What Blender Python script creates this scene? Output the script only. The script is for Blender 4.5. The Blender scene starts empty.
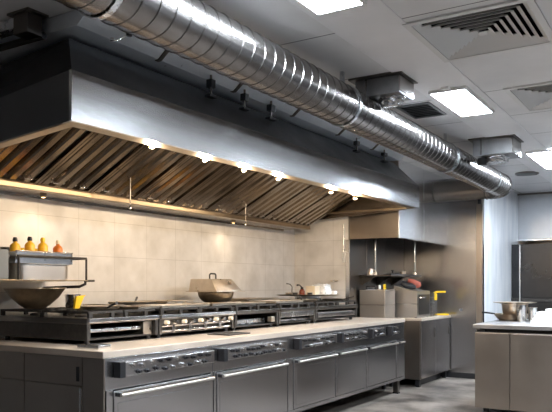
import bpy, bmesh, math, random
from mathutils import Vector, Matrix
R = random.Random(7)
PI = math.pi
C = bpy.context.scene.collection
sc = bpy.context.scene

# ---------------------------------------------------------------- materials
def mat(name, col=(.5, .5, .5), rough=.4, metal=0., emit=None, es=0., alpha=None, trans=0., ior=1.45,
        noise=None, bump=0., stretch=(1, 1, 1), rvar=0., scale=6., spec=.5):
    m = bpy.data.materials.new(name); m.use_nodes = True
    nt = m.node_tree; b = nt.nodes['Principled BSDF']
    b.inputs['Base Color'].default_value = (*col, 1)
    b.inputs['Roughness'].default_value = rough
    b.inputs['Metallic'].default_value = metal
    b.inputs['IOR'].default_value = ior
    b.inputs['Specular IOR Level'].default_value = spec
    b.inputs['Transmission Weight'].default_value = trans
    if emit:
        b.inputs['Emission Color'].default_value = (*emit, 1); b.inputs['Emission Strength'].default_value = es
    if noise or bump or rvar:
        tc = nt.nodes.new('ShaderNodeTexCoord'); mp = nt.nodes.new('ShaderNodeMapping')
        mp.inputs['Scale'].default_value = stretch
        nt.links.new(tc.outputs['Object'], mp.inputs['Vector'])
        n = nt.nodes.new('ShaderNodeTexNoise'); n.inputs['Scale'].default_value = scale
        n.inputs['Detail'].default_value = 6; n.inputs['Roughness'].default_value = .6
        nt.links.new(mp.outputs['Vector'], n.inputs['Vector'])
        if noise:
            r = nt.nodes.new('ShaderNodeValToRGB')
            r.color_ramp.elements[0].position = .3; r.color_ramp.elements[1].position = .7
            r.color_ramp.elements[0].color = (*col, 1); r.color_ramp.elements[1].color = (*noise, 1)
            nt.links.new(n.outputs['Fac'], r.inputs['Fac']); nt.links.new(r.outputs['Color'], b.inputs['Base Color'])
        if rvar:
            q = nt.nodes.new('ShaderNodeMapRange')
            q.inputs['From Min'].default_value = .3; q.inputs['From Max'].default_value = .7
            q.inputs['To Min'].default_value = max(.03, rough - rvar); q.inputs['To Max'].default_value = rough + rvar
            nt.links.new(n.outputs['Fac'], q.inputs['Value']); nt.links.new(q.outputs['Result'], b.inputs['Roughness'])
        if bump:
            u = nt.nodes.new('ShaderNodeBump'); u.inputs['Strength'].default_value = bump; u.inputs['Distance'].default_value = .01
            nt.links.new(n.outputs['Fac'], u.inputs['Height']); nt.links.new(u.outputs['Normal'], b.inputs['Normal'])
    return m

M = {}
M['steel'] = mat('brushed_steel', (.58, .57, .56), .27, 1, noise=(.62, .61, .60), rvar=.02, stretch=(1, 1, .25), scale=9)
M['steel_front'] = mat('cabinet_steel', (.46, .45, .455), .24, 1, noise=(.50, .49, .495), rvar=.02, stretch=(1, 1, .4), scale=2)
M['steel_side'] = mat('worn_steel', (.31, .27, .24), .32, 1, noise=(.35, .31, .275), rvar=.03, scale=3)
M['steel_fascia'] = mat('hood_steel', (.82, .83, .85), .22, 1, noise=(.87, .88, .90), rvar=.03, bump=.01, stretch=(1, .15, 1), scale=5)
M['steel_far'] = mat('far_hood_steel', (.46, .47, .49), .45, 1, noise=(.52, .53, .55), rvar=.03, scale=4)
M['steel_filter'] = mat('greasy_filter_steel', (.28, .24, .20), .20, 1, noise=(.40, .35, .30), rvar=.06, bump=.04, stretch=(.5, 2, 1), scale=5)
M['steel_top'] = mat('worktop_steel', (.60, .50, .41), .40, .55, noise=(.70, .60, .50), rvar=.06, scale=3)
M['fryer_steel'] = mat('fryer_steel', (.50, .465, .43), .36, 1, noise=(.55, .515, .48), rvar=.02, scale=3)
M['island_top'] = mat('dull_worktop_steel', (.40, .39, .39), .34, 1, noise=(.48, .47, .47), rvar=.06, scale=5)
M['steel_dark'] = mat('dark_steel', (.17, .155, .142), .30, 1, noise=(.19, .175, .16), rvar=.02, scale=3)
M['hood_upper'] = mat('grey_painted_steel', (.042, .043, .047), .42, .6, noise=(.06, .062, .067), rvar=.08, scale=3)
M['hood_end'] = mat('shaded_hood_steel', (.15, .158, .172), .5, .45, noise=(.19, .198, .21), rvar=.06, scale=3)  # end panel's dark reflection of the rear room put into colour
M['galv'] = mat('galvanised_steel', (.20, .185, .175), .25, 1, noise=(.25, .235, .225), scale=2)
M['galv_dull'] = mat('dull_galvanised_steel', (.60, .62, .65), .27, 1, noise=(.70, .72, .75), rvar=.05, bump=.03, scale=6)
M['duct_sheen'] = mat('painted_duct_sheen', (.76, .82, .90), .32, .25, noise=(.84, .89, .95), rvar=.06, scale=3)  # flat duct's bluish reflected light put into the base colour
M['rail'] = mat('dull_brassy_steel', (.24, .185, .125), .36, 1, noise=(.31, .25, .175), rvar=.05, scale=6)
M['box_grey'] = mat('slate_grey_paint', (.20, .22, .235), .45)
M['galv_box'] = mat('aged_galvanised_steel', (.22, .22, .225), .36, 1, noise=(.30, .30, .305), rvar=.05, scale=8)
M['foil'] = mat('crumpled_foil', (.45, .45, .46), .26, 1, bump=1., scale=28)
M['iron'] = mat('cast_iron', (.022, .02, .019), .45, .3, noise=(.05, .045, .04), bump=.2, scale=30)
M['black'] = mat('black_plastic', (.012, .012, .014), .4)
M['dark'] = mat('painted_shade', (.008, .008, .008), .8)  # near-black colour standing in for shade in gaps, throats and hood recesses
M['chrome'] = mat('bright_steel', (.72, .71, .70), .16, 1, rvar=.05, scale=12)
M['pan'] = mat('used_pan_steel', (.50, .43, .35), .34, 1, noise=(.66, .58, .48), rvar=.1, scale=10)
M['dull_pan'] = mat('dull_cook_plate', (.50, .43, .34), .40, .5, noise=(.66, .58, .48), scale=9)
M['wok'] = mat('seasoned_wok', (.16, .12, .08), .4, .8, noise=(.36, .28, .19), scale=9)
M['copper'] = mat('coppery_pan', (.60, .48, .36), .3, 1, noise=(.72, .62, .52), scale=8)
M['white'] = mat('white_enamel', (.8, .8, .8), .35)
M['cream'] = mat('cream_plastic', (.72, .62, .47), .45)
M['yellow'] = mat('yellow_sauce', (.85, .47, .03), .35)
M['yellow_plastic'] = mat('yellow_plastic', (.85, .55, .02), .4)
M['amber'] = mat('amber_sauce', (.55, .16, .02), .35)
M['red'] = mat('rust_red_cloth', (.28, .065, .04), .7, bump=.3, scale=20)
M['brown_glass'] = mat('brown_bottle', (.16, .035, .015), .15)
M['paint_grey'] = mat('grey_paint', (.16, .17, .18), .5)
M['ceiling_light'] = mat('lit_panel', (1, 1, 1), .5, emit=(.80, .90, 1.), es=165)
M['bulb'] = mat('lit_bulb', (1, .9, .7), .5, emit=(1, .62, .26), es=6)
M['diffuser_white'] = mat('white_vent_paint', (.62, .62, .62), .4)
M['clear'] = mat('clear_plastic', (.95, .93, .9), .12, trans=.9, ior=1.3)
M['bulb_dim'] = mat('dim_bulb', (1, .9, .7), .5, emit=(1, .74, .45), es=6)
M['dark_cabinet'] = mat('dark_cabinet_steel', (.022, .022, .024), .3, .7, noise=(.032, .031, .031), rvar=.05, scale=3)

def m_tiles():
    m = mat('cream_wall_tiles', rough=.33); nt = m.node_tree; b = nt.nodes['Principled BSDF']
    tc = nt.nodes.new('ShaderNodeTexCoord'); sp = nt.nodes.new('ShaderNodeSeparateXYZ'); cb = nt.nodes.new('ShaderNodeCombineXYZ')
    ad = nt.nodes.new('ShaderNodeMath'); ad.operation = 'ADD'
    nt.links.new(tc.outputs['Object'], sp.inputs[0])
    nt.links.new(sp.outputs['X'], ad.inputs[0]); nt.links.new(sp.outputs['Y'], ad.inputs[1])
    nt.links.new(ad.outputs[0], cb.inputs['X']); nt.links.new(sp.outputs['Z'], cb.inputs['Y'])
    br = nt.nodes.new('ShaderNodeTexBrick'); br.offset = 0; br.inputs['Scale'].default_value = 1
    br.inputs['Brick Width'].default_value = .42; br.inputs['Row Height'].default_value = .31
    br.inputs['Mortar Size'].default_value = .0025; br.inputs['Mortar Smooth'].default_value = .4
    br.inputs['Color1'].default_value = (.70, .675, .65, 1); br.inputs['Color2'].default_value = (.725, .70, .675, 1)
    br.inputs['Mortar'].default_value = (.52, .495, .465, 1)
    nt.links.new(cb.outputs[0], br.inputs['Vector'])
    n = nt.nodes.new('ShaderNodeTexNoise'); n.inputs['Scale'].default_value = 5; n.inputs['Detail'].default_value = 8
    nt.links.new(tc.outputs['Object'], n.inputs['Vector'])
    mx = nt.nodes.new('ShaderNodeMix'); mx.data_type = 'RGBA'; mx.blend_type = 'MULTIPLY'; mx.inputs[0].default_value = 1
    rp = nt.nodes.new('ShaderNodeValToRGB'); rp.color_ramp.elements[0].position = .3; rp.color_ramp.elements[1].position = .65
    rp.color_ramp.elements[0].color = (.80, .79, .77, 1); rp.color_ramp.elements[1].color = (1, 1, 1, 1)
    nt.links.new(n.outputs['Fac'], rp.inputs['Fac'])
    nt.links.new(br.outputs['Color'], mx.inputs[6]); nt.links.new(rp.outputs['Color'], mx.inputs[7])
    nt.links.new(mx.outputs[2], b.inputs['Base Color'])
    return m
M['tiles'] = m_tiles()

def m_ceiling():
    m = mat('ceiling_panels', rough=.42); nt = m.node_tree; b = nt.nodes['Principled BSDF']
    tc = nt.nodes.new('ShaderNodeTexCoord'); sp = nt.nodes.new('ShaderNodeSeparateXYZ'); nt.links.new(tc.outputs['Object'], sp.inputs[0])
    def line(out, off, pitch, w):
        a = nt.nodes.new('ShaderNodeMath'); a.operation = 'SUBTRACT'; a.inputs[1].default_value = off; nt.links.new(out, a.inputs[0])
        k = nt.nodes.new('ShaderNodeMath'); k.operation = 'PINGPONG'; k.inputs[1].default_value = pitch / 2; nt.links.new(a.outputs[0], k.inputs[0])
        l = nt.nodes.new('ShaderNodeMath'); l.operation = 'LESS_THAN'; l.inputs[1].default_value = w; nt.links.new(k.outputs[0], l.inputs[0])
        return l.outputs[0]
    ly = line(sp.outputs['Y'], 4.56, .87, .005); lx = line(sp.outputs['X'], -1.45, 1.05, .005)
    mxm = nt.nodes.new('ShaderNodeMath'); mxm.operation = 'MAXIMUM'; nt.links.new(ly, mxm.inputs[0]); nt.links.new(lx, mxm.inputs[1])
    n = nt.nodes.new('ShaderNodeTexNoise'); n.inputs['Scale'].default_value = 2.2; n.inputs['Detail'].default_value = 6
    nt.links.new(tc.outputs['Object'], n.inputs['Vector'])
    rp = nt.nodes.new('ShaderNodeValToRGB'); rp.color_ramp.elements[0].position = .3; rp.color_ramp.elements[1].position = .7
    rp.color_ramp.elements[0].color = (.60, .60, .61, 1); rp.color_ramp.elements[1].color = (.72, .72, .73, 1)
    nt.links.new(n.outputs['Fac'], rp.inputs['Fac'])
    mx = nt.nodes.new('ShaderNodeMix'); mx.data_type = 'RGBA'; nt.links.new(mxm.outputs[0], mx.inputs[0])
    nt.links.new(rp.outputs['Color'], mx.inputs[6]); mx.inputs[7].default_value = (.07, .07, .075, 1)
    nt.links.new(mx.outputs[2], b.inputs['Base Color'])
    return m
M['ceiling'] = m_ceiling()
M['ceiling_strip'] = mat('ceiling_channel_paint', (.68, .68, .70), .38, noise=(.76, .76, .78), scale=2)

def m_floor():
    m = mat('stained_concrete', rough=.35); nt = m.node_tree; b = nt.nodes['Principled BSDF']
    tc = nt.nodes.new('ShaderNodeTexCoord')
    n = nt.nodes.new('ShaderNodeTexNoise'); n.inputs['Scale'].default_value = 1.7; n.inputs['Detail'].default_value = 9; n.inputs['Roughness'].default_value = .65
    nt.links.new(tc.outputs['Object'], n.inputs['Vector'])
    rp = nt.nodes.new('ShaderNodeValToRGB')
    rp.color_ramp.elements[0].position = .38; rp.color_ramp.elements[1].position = .64
    rp.color_ramp.elements[0].color = (.035, .029, .025, 1); rp.color_ramp.elements[1].color = (.27, .235, .205, 1)
    nt.links.new(n.outputs['Fac'], rp.inputs['Fac']); nt.links.new(rp.outputs['Color'], b.inputs['Base Color'])
    u = nt.nodes.new('ShaderNodeBump'); u.inputs['Strength'].default_value = .15; nt.links.new(n.outputs['Fac'], u.inputs['Height']); nt.links.new(u.outputs['Normal'], b.inputs['Normal'])
    return m
M['floor'] = m_floor()
def m_painted_sheen():   # steel sheet, bright reflection painted in as pale vertical streaks
    m = mat('painted_sheen_panel', rough=.45, metal=.35); nt = m.node_tree; b = nt.nodes['Principled BSDF']
    tc = nt.nodes.new('ShaderNodeTexCoord'); mp = nt.nodes.new('ShaderNodeMapping'); mp.inputs['Scale'].default_value = (2.2, 2.2, .5)
    nt.links.new(tc.outputs['Object'], mp.inputs['Vector'])
    n = nt.nodes.new('ShaderNodeTexNoise'); n.inputs['Scale'].default_value = 2.5; n.inputs['Detail'].default_value = 6
    nt.links.new(mp.outputs['Vector'], n.inputs['Vector'])
    rp = nt.nodes.new('ShaderNodeValToRGB'); rp.color_ramp.elements[0].position = .32; rp.color_ramp.elements[1].position = .66
    rp.color_ramp.elements[0].color = (.74, .77, .82, 1); rp.color_ramp.elements[1].color = (.93, .94, .96, 1)
    nt.links.new(n.outputs['Fac'], rp.inputs['Fac']); nt.links.new(rp.outputs['Color'], b.inputs['Base Color'])
    return m
M['painted_sheen'] = m_painted_sheen()
M['rear_wall'] = mat('darkened_unseen_wall', (.13, .13, .135), .6)  # dark colour put on unseen rear walls to darken steel reflections
M['grey_wall'] = mat('grey_wall_tiles', (.26, .26, .275), .5)

# ---------------------------------------------------------------- mesh helpers
class MB:
    def __init__(s): s.bm = bmesh.new()
    def hexa(s, p, bev=0):
        """p: eight corners, bottom ring then top ring"""
        v = [s.bm.verts.new(q) for q in p]
        fs = [s.bm.faces.new([v[i] for i in f]) for f in ((3, 2, 1, 0), (4, 5, 6, 7), (0, 1, 5, 4), (1, 2, 6, 5), (2, 3, 7, 6), (3, 0, 4, 7))]
        if bev:
            es = list({e for f in fs for e in f.edges})
            bmesh.ops.bevel(s.bm, geom=es, offset=bev, segments=2, affect='EDGES', profile=.6)
        return s
    def box(s, x0, x1, y0, y1, z0, z1, bev=0):
        return s.hexa([(x0, y0, z0), (x1, y0, z0), (x1, y1, z0), (x0, y1, z0), (x0, y0, z1), (x1, y0, z1), (x1, y1, z1), (x0, y1, z1)], bev)
    def plate(s, a, b, c, d, t):
        """quad thickened by vector t"""
        t = Vector(t); q = [Vector(k) for k in (a, b, c, d)]
        return s.hexa([*q, *[k + t for k in q]])
    def prism(s, poly, t):
        t = Vector(t); a = [s.bm.verts.new(p) for p in poly]; b = [s.bm.verts.new(Vector(p) + t) for p in poly]
        n = len(poly)
        s.bm.faces.new(a[::-1]); s.bm.faces.new(b)
        for i in range(n): s.bm.faces.new((a[i], a[(i + 1) % n], b[(i + 1) % n], b[i]))
        return s
    def tube(s, path, r, seg=10, cap=True, closed=False):
        P = [Vector(p) for p in path]; n = len(P); rings = []
        rr = r if isinstance(r, (list, tuple)) else [r] * n
        up = None
        for i in range(n):
            if closed: t = (P[(i + 1) % n] - P[i - 1]).normalized()
            else: t = (P[min(i + 1, n - 1)] - P[max(i - 1, 0)]).normalized()
            if up is None:
                up = Vector((0, 0, 1)) if abs(t.z) < .9 else Vector((1, 0, 0))
            a = t.cross(up).normalized(); up2 = a.cross(t).normalized(); up = up2
            rings.append([s.bm.verts.new(P[i] + rr[i] * (math.cos(2 * PI * k / seg) * a + math.sin(2 * PI * k / seg) * up2)) for k in range(seg)])
        for i in range(n if closed else n - 1):
            A, B = rings[i], rings[(i + 1) % n]
            for k in range(seg): s.bm.faces.new((A[k], A[(k + 1) % seg], B[(k + 1) % seg], B[k]))
        if cap and not closed:
            s.bm.faces.new(rings[0][::-1]); s.bm.faces.new(rings[-1])
        return s
    def lathe(s, prof, c, seg=28):
        c = Vector(c); rings = []
        for r, z in prof:
            if r < 1e-5: rings.append([s.bm.verts.new(c + Vector((0, 0, z)))])
            else: rings.append([s.bm.verts.new(c + Vector((r * math.cos(2 * PI * k / seg), r * math.sin(2 * PI * k / seg), z))) for k in range(seg)])
        for A, B in zip(rings, rings[1:]):
            for k in range(seg):
                k2 = (k + 1) % seg
                f = [A[0] if len(A) == 1 else A[k], A[0] if len(A) == 1 else A[k2], B[0] if len(B) == 1 else B[k2], B[0] if len(B) == 1 else B[k]]
                g = []
                for q in f:
                    if q not in g: g.append(q)
                if len(g) > 2: s.bm.faces.new(g)
        return s
    def build(s, name, m, parent=None, smooth=None, origin=None):
        bmesh.ops.recalc_face_normals(s.bm, faces=s.bm.faces[:])
        if smooth is not None:
            for f in s.bm.faces: f.smooth = True
            for e in s.bm.edges:
                if len(e.link_faces) == 2 and e.calc_face_angle(0) > math.radians(smooth): e.smooth = False
        if parent is not None: o0 = WL[parent.name]
        elif origin is not None: o0 = Vector(origin)
        else:
            xs = [v.co for v in s.bm.verts]
            o0 = Vector(((min(v.x for v in xs) + max(v.x for v in xs)) / 2, (min(v.y for v in xs) + max(v.y for v in xs)) / 2, min(v.z for v in xs)))
        if ROT is not None:
            for v in s.bm.verts: v.co = ROT @ v.co
        for v in s.bm.verts: v.co -= o0
        me = bpy.data.meshes.new(name); s.bm.to_mesh(me); s.bm.free()
        me.materials.append(m)
        o = bpy.data.objects.new(name, me); C.objects.link(o)
        if parent is not None: o.parent = parent
        else: o.location = o0
        WL[o.name] = o0
        return o
WL = {}
ROT = None
def thing(name, label, cat, loc, group=None):
    o = bpy.data.objects.new(name, None); C.objects.link(o); o.location = loc; o.empty_display_size = .1
    WL[o.name] = Vector(loc)
    o['label'] = label; o['category'] = cat
    if group: o['group'] = group
    return o
def tag(o, label, cat, group=None):
    o['label'] = label; o['category'] = cat
    if group: o['group'] = group
    return o
def struct(name, mb, m, smooth=None):
    o = mb.build(name, m, origin=(0, 0, 0), smooth=smooth); o['kind'] = 'structure'; return o
def bx(*a, **k): return MB().box(*a, **k)

# ---------------------------------------------------------------- the setting
ZC = 2.81
XB, YE, YW, XN, YN = -4.48, 7.70, 9.54, -2.56, 12.4     # back wall, pier face, end wall, recess side wall, recess back
struct('floor', bx(-4.7, 3.7, -4.2, 12.6, -.1, 0), M['floor'])
V1 = (-1.43, -.78, 3.79, 4.50); V2 = (-1.25, -.60, 5.43, 6.17)
def ceiling():
    b = MB()
    xs = [-4.7, V1[0], V2[0], V1[1], V2[1], 3.7]; ys = [-4.2, V1[2], V1[3], V2[2], V2[3], 12.6]
    for i in range(5):
        for j in range(5):
            cx = (xs[i] + xs[i + 1]) / 2; cy = (ys[j] + ys[j + 1]) / 2
            if any(v[0] < cx < v[1] and v[2] < cy < v[3] for v in (V1, V2)): continue
            b.box(xs[i], xs[i + 1], ys[j], ys[j + 1], ZC, ZC + .25)
    bmesh.ops.remove_doubles(b.bm, verts=b.bm.verts[:], dist=1e-5)
    seen = {}; kill = []
    for f in b.bm.faces:
        k = tuple(round(q, 4) for q in f.calc_center_median())
        if k in seen: kill += [f, seen[k]]
        seen[k] = f
    bmesh.ops.delete(b.bm, geom=list(set(kill)), context='FACES_ONLY')
    struct('ceiling', b, M['ceiling'])
ceiling()
struct('wall_left', bx(XB - .15, XB, 2.92, YE + .1, 0, ZC), M['tiles'])
struct('wall_left_rear', bx(XB - .15, XB, -4.1, 2.92, 0, ZC), M['rear_wall'])  # unseen stretch left untiled and dark to darken steel reflections
struct('wall_pier', bx(XB, -3.71, YE, YW + .1, 0, ZC), M['tiles'])
struct('wall_end', bx(-3.71, XN, YW, YW + .12, .075, ZC), M['steel_front'])
struct('wall_recess', bx(XN - .12, XN, YW + .12, YN + .1, 0, ZC), M['painted_sheen'])
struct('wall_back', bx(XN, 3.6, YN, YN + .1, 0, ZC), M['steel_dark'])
struct('wall_right', bx(2.9, 3.0, -4.1, YN, 0, ZC), M['grey_wall'])
struct('wall_front', bx(-4.6, 3.6, -4.2, -4.1, 0, ZC), M['rear_wall'])
struct('baseboard_end', bx(-3.71, XN, YW - .012, YW + .12, 0, .075), M['black'])
# steel sheets lining the pier's alcove side, and the corner angle
y = YE
for k, y2 in enumerate((8.22, 8.86, 9.54)):
    struct('trim_%d' % (k + 1), bx(-3.71, -3.695, y + .004, y2 - .004, 0, ZC - .002, bev=.002), M['steel_dark']); y = y2
struct('trim_4', bx(-3.745, -3.69, YE - .008, YE + .003, .02, 1.86), M['steel'])
struct('trim_5', bx(XN - .075, XN + .012, YW - .012, YW + .02, .08, ZC - .003, bev=.003), M['steel_side'])
struct('trim_6', bx(-1.86, -1.44, -4.0, 11.9, ZC - .006, ZC, bev=.002), M['ceiling_strip'])
struct('trim_7', bx(XN, 2.8, 11.70, 11.74, ZC - .03, ZC - .001), M['steel_dark'])
for k, (x0, x1) in enumerate(((-2.75, -2.56), (-.42, -.12), (1.2, 1.5))):
    struct('trim_%d' % (8 + k), bx(x0, x1, -4.0, 9.4, ZC - .006, ZC, bev=.002), M['ceiling_strip'])

# ---------------------------------------------------------------- ceiling fixtures
def ceiling_light(x0, x1, y0, y1, label, group=None):
    t = thing('ceiling_light', label, 'light', ((x0 + x1) / 2, (y0 + y1) / 2, ZC - .03), group)
    f = MB(); w = .018
    zb = ZC - .03; zt = ZC - .006
    f.box(x0, x1, y0, y0 + w, zb, zt); f.box(x0, x1, y1 - w, y1, zb, zt)
    f.box(x0, x0 + w, y0 + w, y1 - w, zb, zt); f.box(x1 - w, x1, y0 + w, y1 - w, zb, zt)
    f.build('frame', M['white'], t)
    bx(x0 + w, x1 - w, y0 + w, y1 - w, zb + .006, zt - .002).build('diffuser', M['ceiling_light'], t)
    bx((x0 + x1) / 2 - .03, (x0 + x1) / 2 + .03, y0 - .05, y0, zb + .008, zt).build('clip', M['white'], t)
ceiling_light(-1.80, -1.50, 2.49, 3.34, 'lit ceiling panel cut by the picture top above the spiral duct', )
ceiling_light(-1.80, -1.50, 5.15, 6.00, 'whole lit ceiling panel between the large square vent and the foil-collared box')
ceiling_light(-1.68, -1.38, 8.05, 9.25, 'lit ceiling panel near the small round ceiling disc')
# unseen panels added to brighten the recess wall and the hood front
ceiling_light(-.85, -.55, 9.95, 10.3, 'added unseen light panel over the far recess beyond the picture edge')
for y0 in (2.49, 5.15, 8.05): ceiling_light(.6, .9, y0, y0 + .85, 'added unseen light panel over the aisle', 'added unseen light panels over the aisle')

def square_vent(x0, x1, y0, y1, label, n=7):
    cx, cy = (x0 + x1) / 2, (y0 + y1) / 2; hx, hy = (x1 - x0) / 2, (y1 - y0) / 2
    t = thing('ceiling_vent', label, 'vent', (cx, cy, ZC - .012))
    def ring(b, ax, ay, az_, bx_, by_, bz, th=.004):
        A = [(cx - ax, cy - ay), (cx + ax, cy - ay), (cx + ax, cy + ay), (cx - ax, cy + ay)]
        B = [(cx - bx_, cy - by_), (cx + bx_, cy - by_), (cx + bx_, cy + by_), (cx - bx_, cy + by_)]
        for i in range(4):
            j = (i + 1) % 4
            b.plate((*A[i], az_), (*A[j], az_), (*B[j], bz), (*B[i], bz), (0, 0, th))
    f = MB(); ring(f, hx + .035, hy + .035, ZC - .012, hx - .004, hy - .004, ZC - .012, .012); f.build('frame', M['diffuser_white'], t)
    for k in range(n):
        q = 1 - k / (n + .6)
        q2 = q - 1 / (n + .6) * .74
        b = MB(); ring(b, hx * q - .006, hy * q - .006, ZC - .008, max(.01, hx * q2 - .006), max(.01, hy * q2 - .006), ZC + .015)
        b.build('louvre', M['diffuser_white'], t)
    q = .6 / (n + .6)
    bx(cx - hx * q, cx + hx * q, cy - hy * q, cy + hy * q, ZC - .008, ZC - .003).build('centre_plate', M['diffuser_white'], t)
    b = MB(); b.box(x0, x1, y0, y1, ZC + .2, ZC + .21)
    for a in ((x0 + .001, x0 + .004, y0 + .001, y1 - .001), (x1 - .004, x1 - .001, y0 + .001, y1 - .001), (x0 + .004, x1 - .004, y0 + .001, y0 + .004), (x0 + .004, x1 - .004, y1 - .004, y1 - .001)): b.box(*a, ZC + .002, ZC + .2)
    b.build('duct_throat', M['dark'], t)
square_vent(*V1, 'large square ceiling vent with nested louvres nearest the camera')
square_vent(*V2, 'square ceiling vent with nested louvres at the right picture edge')
t = thing('ceiling_grille', 'small dark slatted grille in the ceiling beside the spiral duct', 'vent', (-2.05, 5.70, ZC - .01))
f = MB()
gx0, gx1, gy0, gy1 = -2.19, -1.90, 5.46, 5.93
f.box(gx0, gx1, gy0, gy0 + .02, ZC - .012, ZC); f.box(gx0, gx1, gy1 - .02, gy1, ZC - .012, ZC)
f.box(gx0, gx0 + .02, gy0 + .02, gy1 - .02, ZC - .012, ZC); f.box(gx1 - .02, gx1, gy0 + .02, gy1 - .02, ZC - .012, ZC); f.build('frame', M['paint_grey'], t)
bx(gx0 + .02, gx1 - .02, gy0 + .02, gy1 - .02, ZC - .003, ZC - .001).build('backing', M['dark'], t)
for k in range(8):
    yy = gy0 + .045 + k * .054
    MB().plate((gx0 + .02, yy, ZC - .012), (gx1 - .02, yy, ZC - .012), (gx1 - .02, yy + .02, ZC - .004), (gx0 + .02, yy + .02, ZC - .004), (0, 0, .003)).build('slat', M['paint_grey'], t)

t = thing('ceiling_disc', 'small dark round disc on the ceiling near the far wall', 'speaker', (-1.98, 9.62, ZC - .02))
MB().lathe([(0, -.0), (.11, 0), (.125, .006), (.125, .019)], (-1.98, 9.62, ZC - .02)).build('cover', M['paint_grey'], t, smooth=30)
MB().lathe([(.135, 0), (.155, .004), (.155, .018), (.126, .018)], (-1.98, 9.62, ZC - .018)).build('rim', M['steel_dark'], t, smooth=30)

def junction(x0, x1, y0, y1, zb, label, foil):
    t = thing('ceiling_duct_box', label, 'duct box', ((x0 + x1) / 2, (y0 + y1) / 2, zb))
    bx(x0, x1, y0, y1, zb, ZC - .012, bev=.006).build('box_body', M['galv_box'], t)
    bx(x0 - .04, x1 + .03, y0 - .035, y1 + .035, ZC - .012, ZC).build('flange', M['steel_dark'], t)
    for xx in (x0 + .08, x1 - .004): bx(xx, xx + .012, y0 - .008, y1 + .006, zb + .01, ZC - .014).build('seam_strip', M['galv'], t)
    b = MB(); seg = 28; cx, cy = foil[0], foil[1]; r0 = foil[2]
    rows = []
    rr = random.Random(int(x0 * 100))
    for i in range(6):
        z = zb - .012 * i
        rows.append([(cx + (r0 - .006 * i + rr.uniform(-.012, .012)) * math.cos(2 * PI * k / seg), cy + (r0 * .8 - .006 * i + rr.uniform(-.012, .012)) * math.sin(2 * PI * k / seg), z + rr.uniform(-.004, .004) - (0 if i else -.003)) for k in range(seg)])
    vs = [[b.bm.verts.new(p) for p in row] for row in rows]
    for A, B in zip(vs, vs[1:]):
        for k in range(seg): b.bm.faces.new((A[k], A[(k + 1) % seg], B[(k + 1) % seg], B[k]))
    b.bm.faces.new(vs[0]); b.bm.faces.new(vs[-1])
    b.build('foil_collar', M['foil'], t)
    return t
junction(-2.16, -1.815, 4.60, 4.86, 2.672, 'galvanised box on the ceiling beside the middle of the spiral duct', (-1.93, 4.74, .10))
t = junction(-2.0, -1.60, 7.10, 7.45, 2.63, 'galvanised box on the ceiling above the far bend of the spiral duct', (-1.80, 7.27, .14))
MB().tube([(-1.93, 7.2, 2.55), (-1.93, 7.2, 2.622)], .045).build('outlet_collar', M['dark'], t, smooth=40)

# ---------------------------------------------------------------- spiral duct
DX, DZ, DR = -2.15, 2.566, .14
t = thing('spiral_duct', 'long round spiral-seamed steel air duct running under the ceiling', 'duct', (DX, 5.0, DZ))
b = MB(); seg = 48; pitch = .105; y0, y1 = .2, 8.84
prof = [(0, .0035), (.06, .0035), (.08, 0), (.98, 0)]
rows = []
nb = int((y1 - y0) / pitch)
for k in range(nb):
    for fr, dr in prof:
        row = []
        for j in range(seg + 1):
            yy = y0 + pitch * (k + fr + j / seg); a = 2 * PI * j / seg
            row.append((DX + (DR + dr) * math.cos(a), min(yy, y1), DZ + (DR + dr) * math.sin(a)))
        rows.append(row)
vs = [[b.bm.verts.new(p) for p in row] for row in rows]
for A, B in zip(vs, vs[1:]):
    for j in range(seg): b.bm.faces.new((A[j], A[j + 1], B[j + 1], B[j]))
b.build('duct_run', M['galv'], t, smooth=35)
b = MB(); Rb = .22; path = []; rad = []
for i in range(6):
    a0 = (i) * (PI / 2) / 6; a1 = (i + 1) * (PI / 2) / 6
    for fr, dr in ((.0, .006), (.1, .006), (.16, 0), (.84, 0), (.9, .006), (.9999, .006)):
        a = a0 + (a1 - a0) * fr
        path.append((DX - Rb + Rb * math.cos(a), y1 - .01 + Rb * math.sin(a), DZ)); rad.append(DR + .003 + dr)
b.tube(path, rad, 40); b.build('elbow', M['galv'], t, smooth=35)
MB().tube([(DX - Rb + .01, y1 - .01 + Rb, DZ), (-3.045, y1 - .01 + Rb, DZ)], DR, 40).build('branch', M['steel_dark'], t, smooth=35)  # shadow on the branch painted by using the dark steel
for yy in (2.05, 4.35, 6.65, 8.3):
    b = MB(); ring = [(DX + (DR + .009) * math.cos(a), yy, DZ + (DR + .009) * math.sin(a)) for a in [2 * PI * k / 36 for k in range(36)]]
    for k in range(36):
        p, q = ring[k], ring[(k + 1) % 36]
        pi = (DX + (p[0] - DX) * .96, yy, DZ + (p[2] - DZ) * .96); qi = (DX + (q[0] - DX) * .96, yy, DZ + (q[2] - DZ) * .96)
        b.plate(p, q, qi, pi, (0, .03, 0))
    b.box(DX - .012, DX + .012, yy, yy + .03, DZ + DR, ZC - .006); b.build('hanger_band', M['galv_dull'], t)
MB().tube([(-2.46, 9.05, DZ - DR - .002), (-2.46, 9.05, DZ - DR - .06)], .022, 14).build('drain_stub', M['black'], t, smooth=40)

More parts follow.
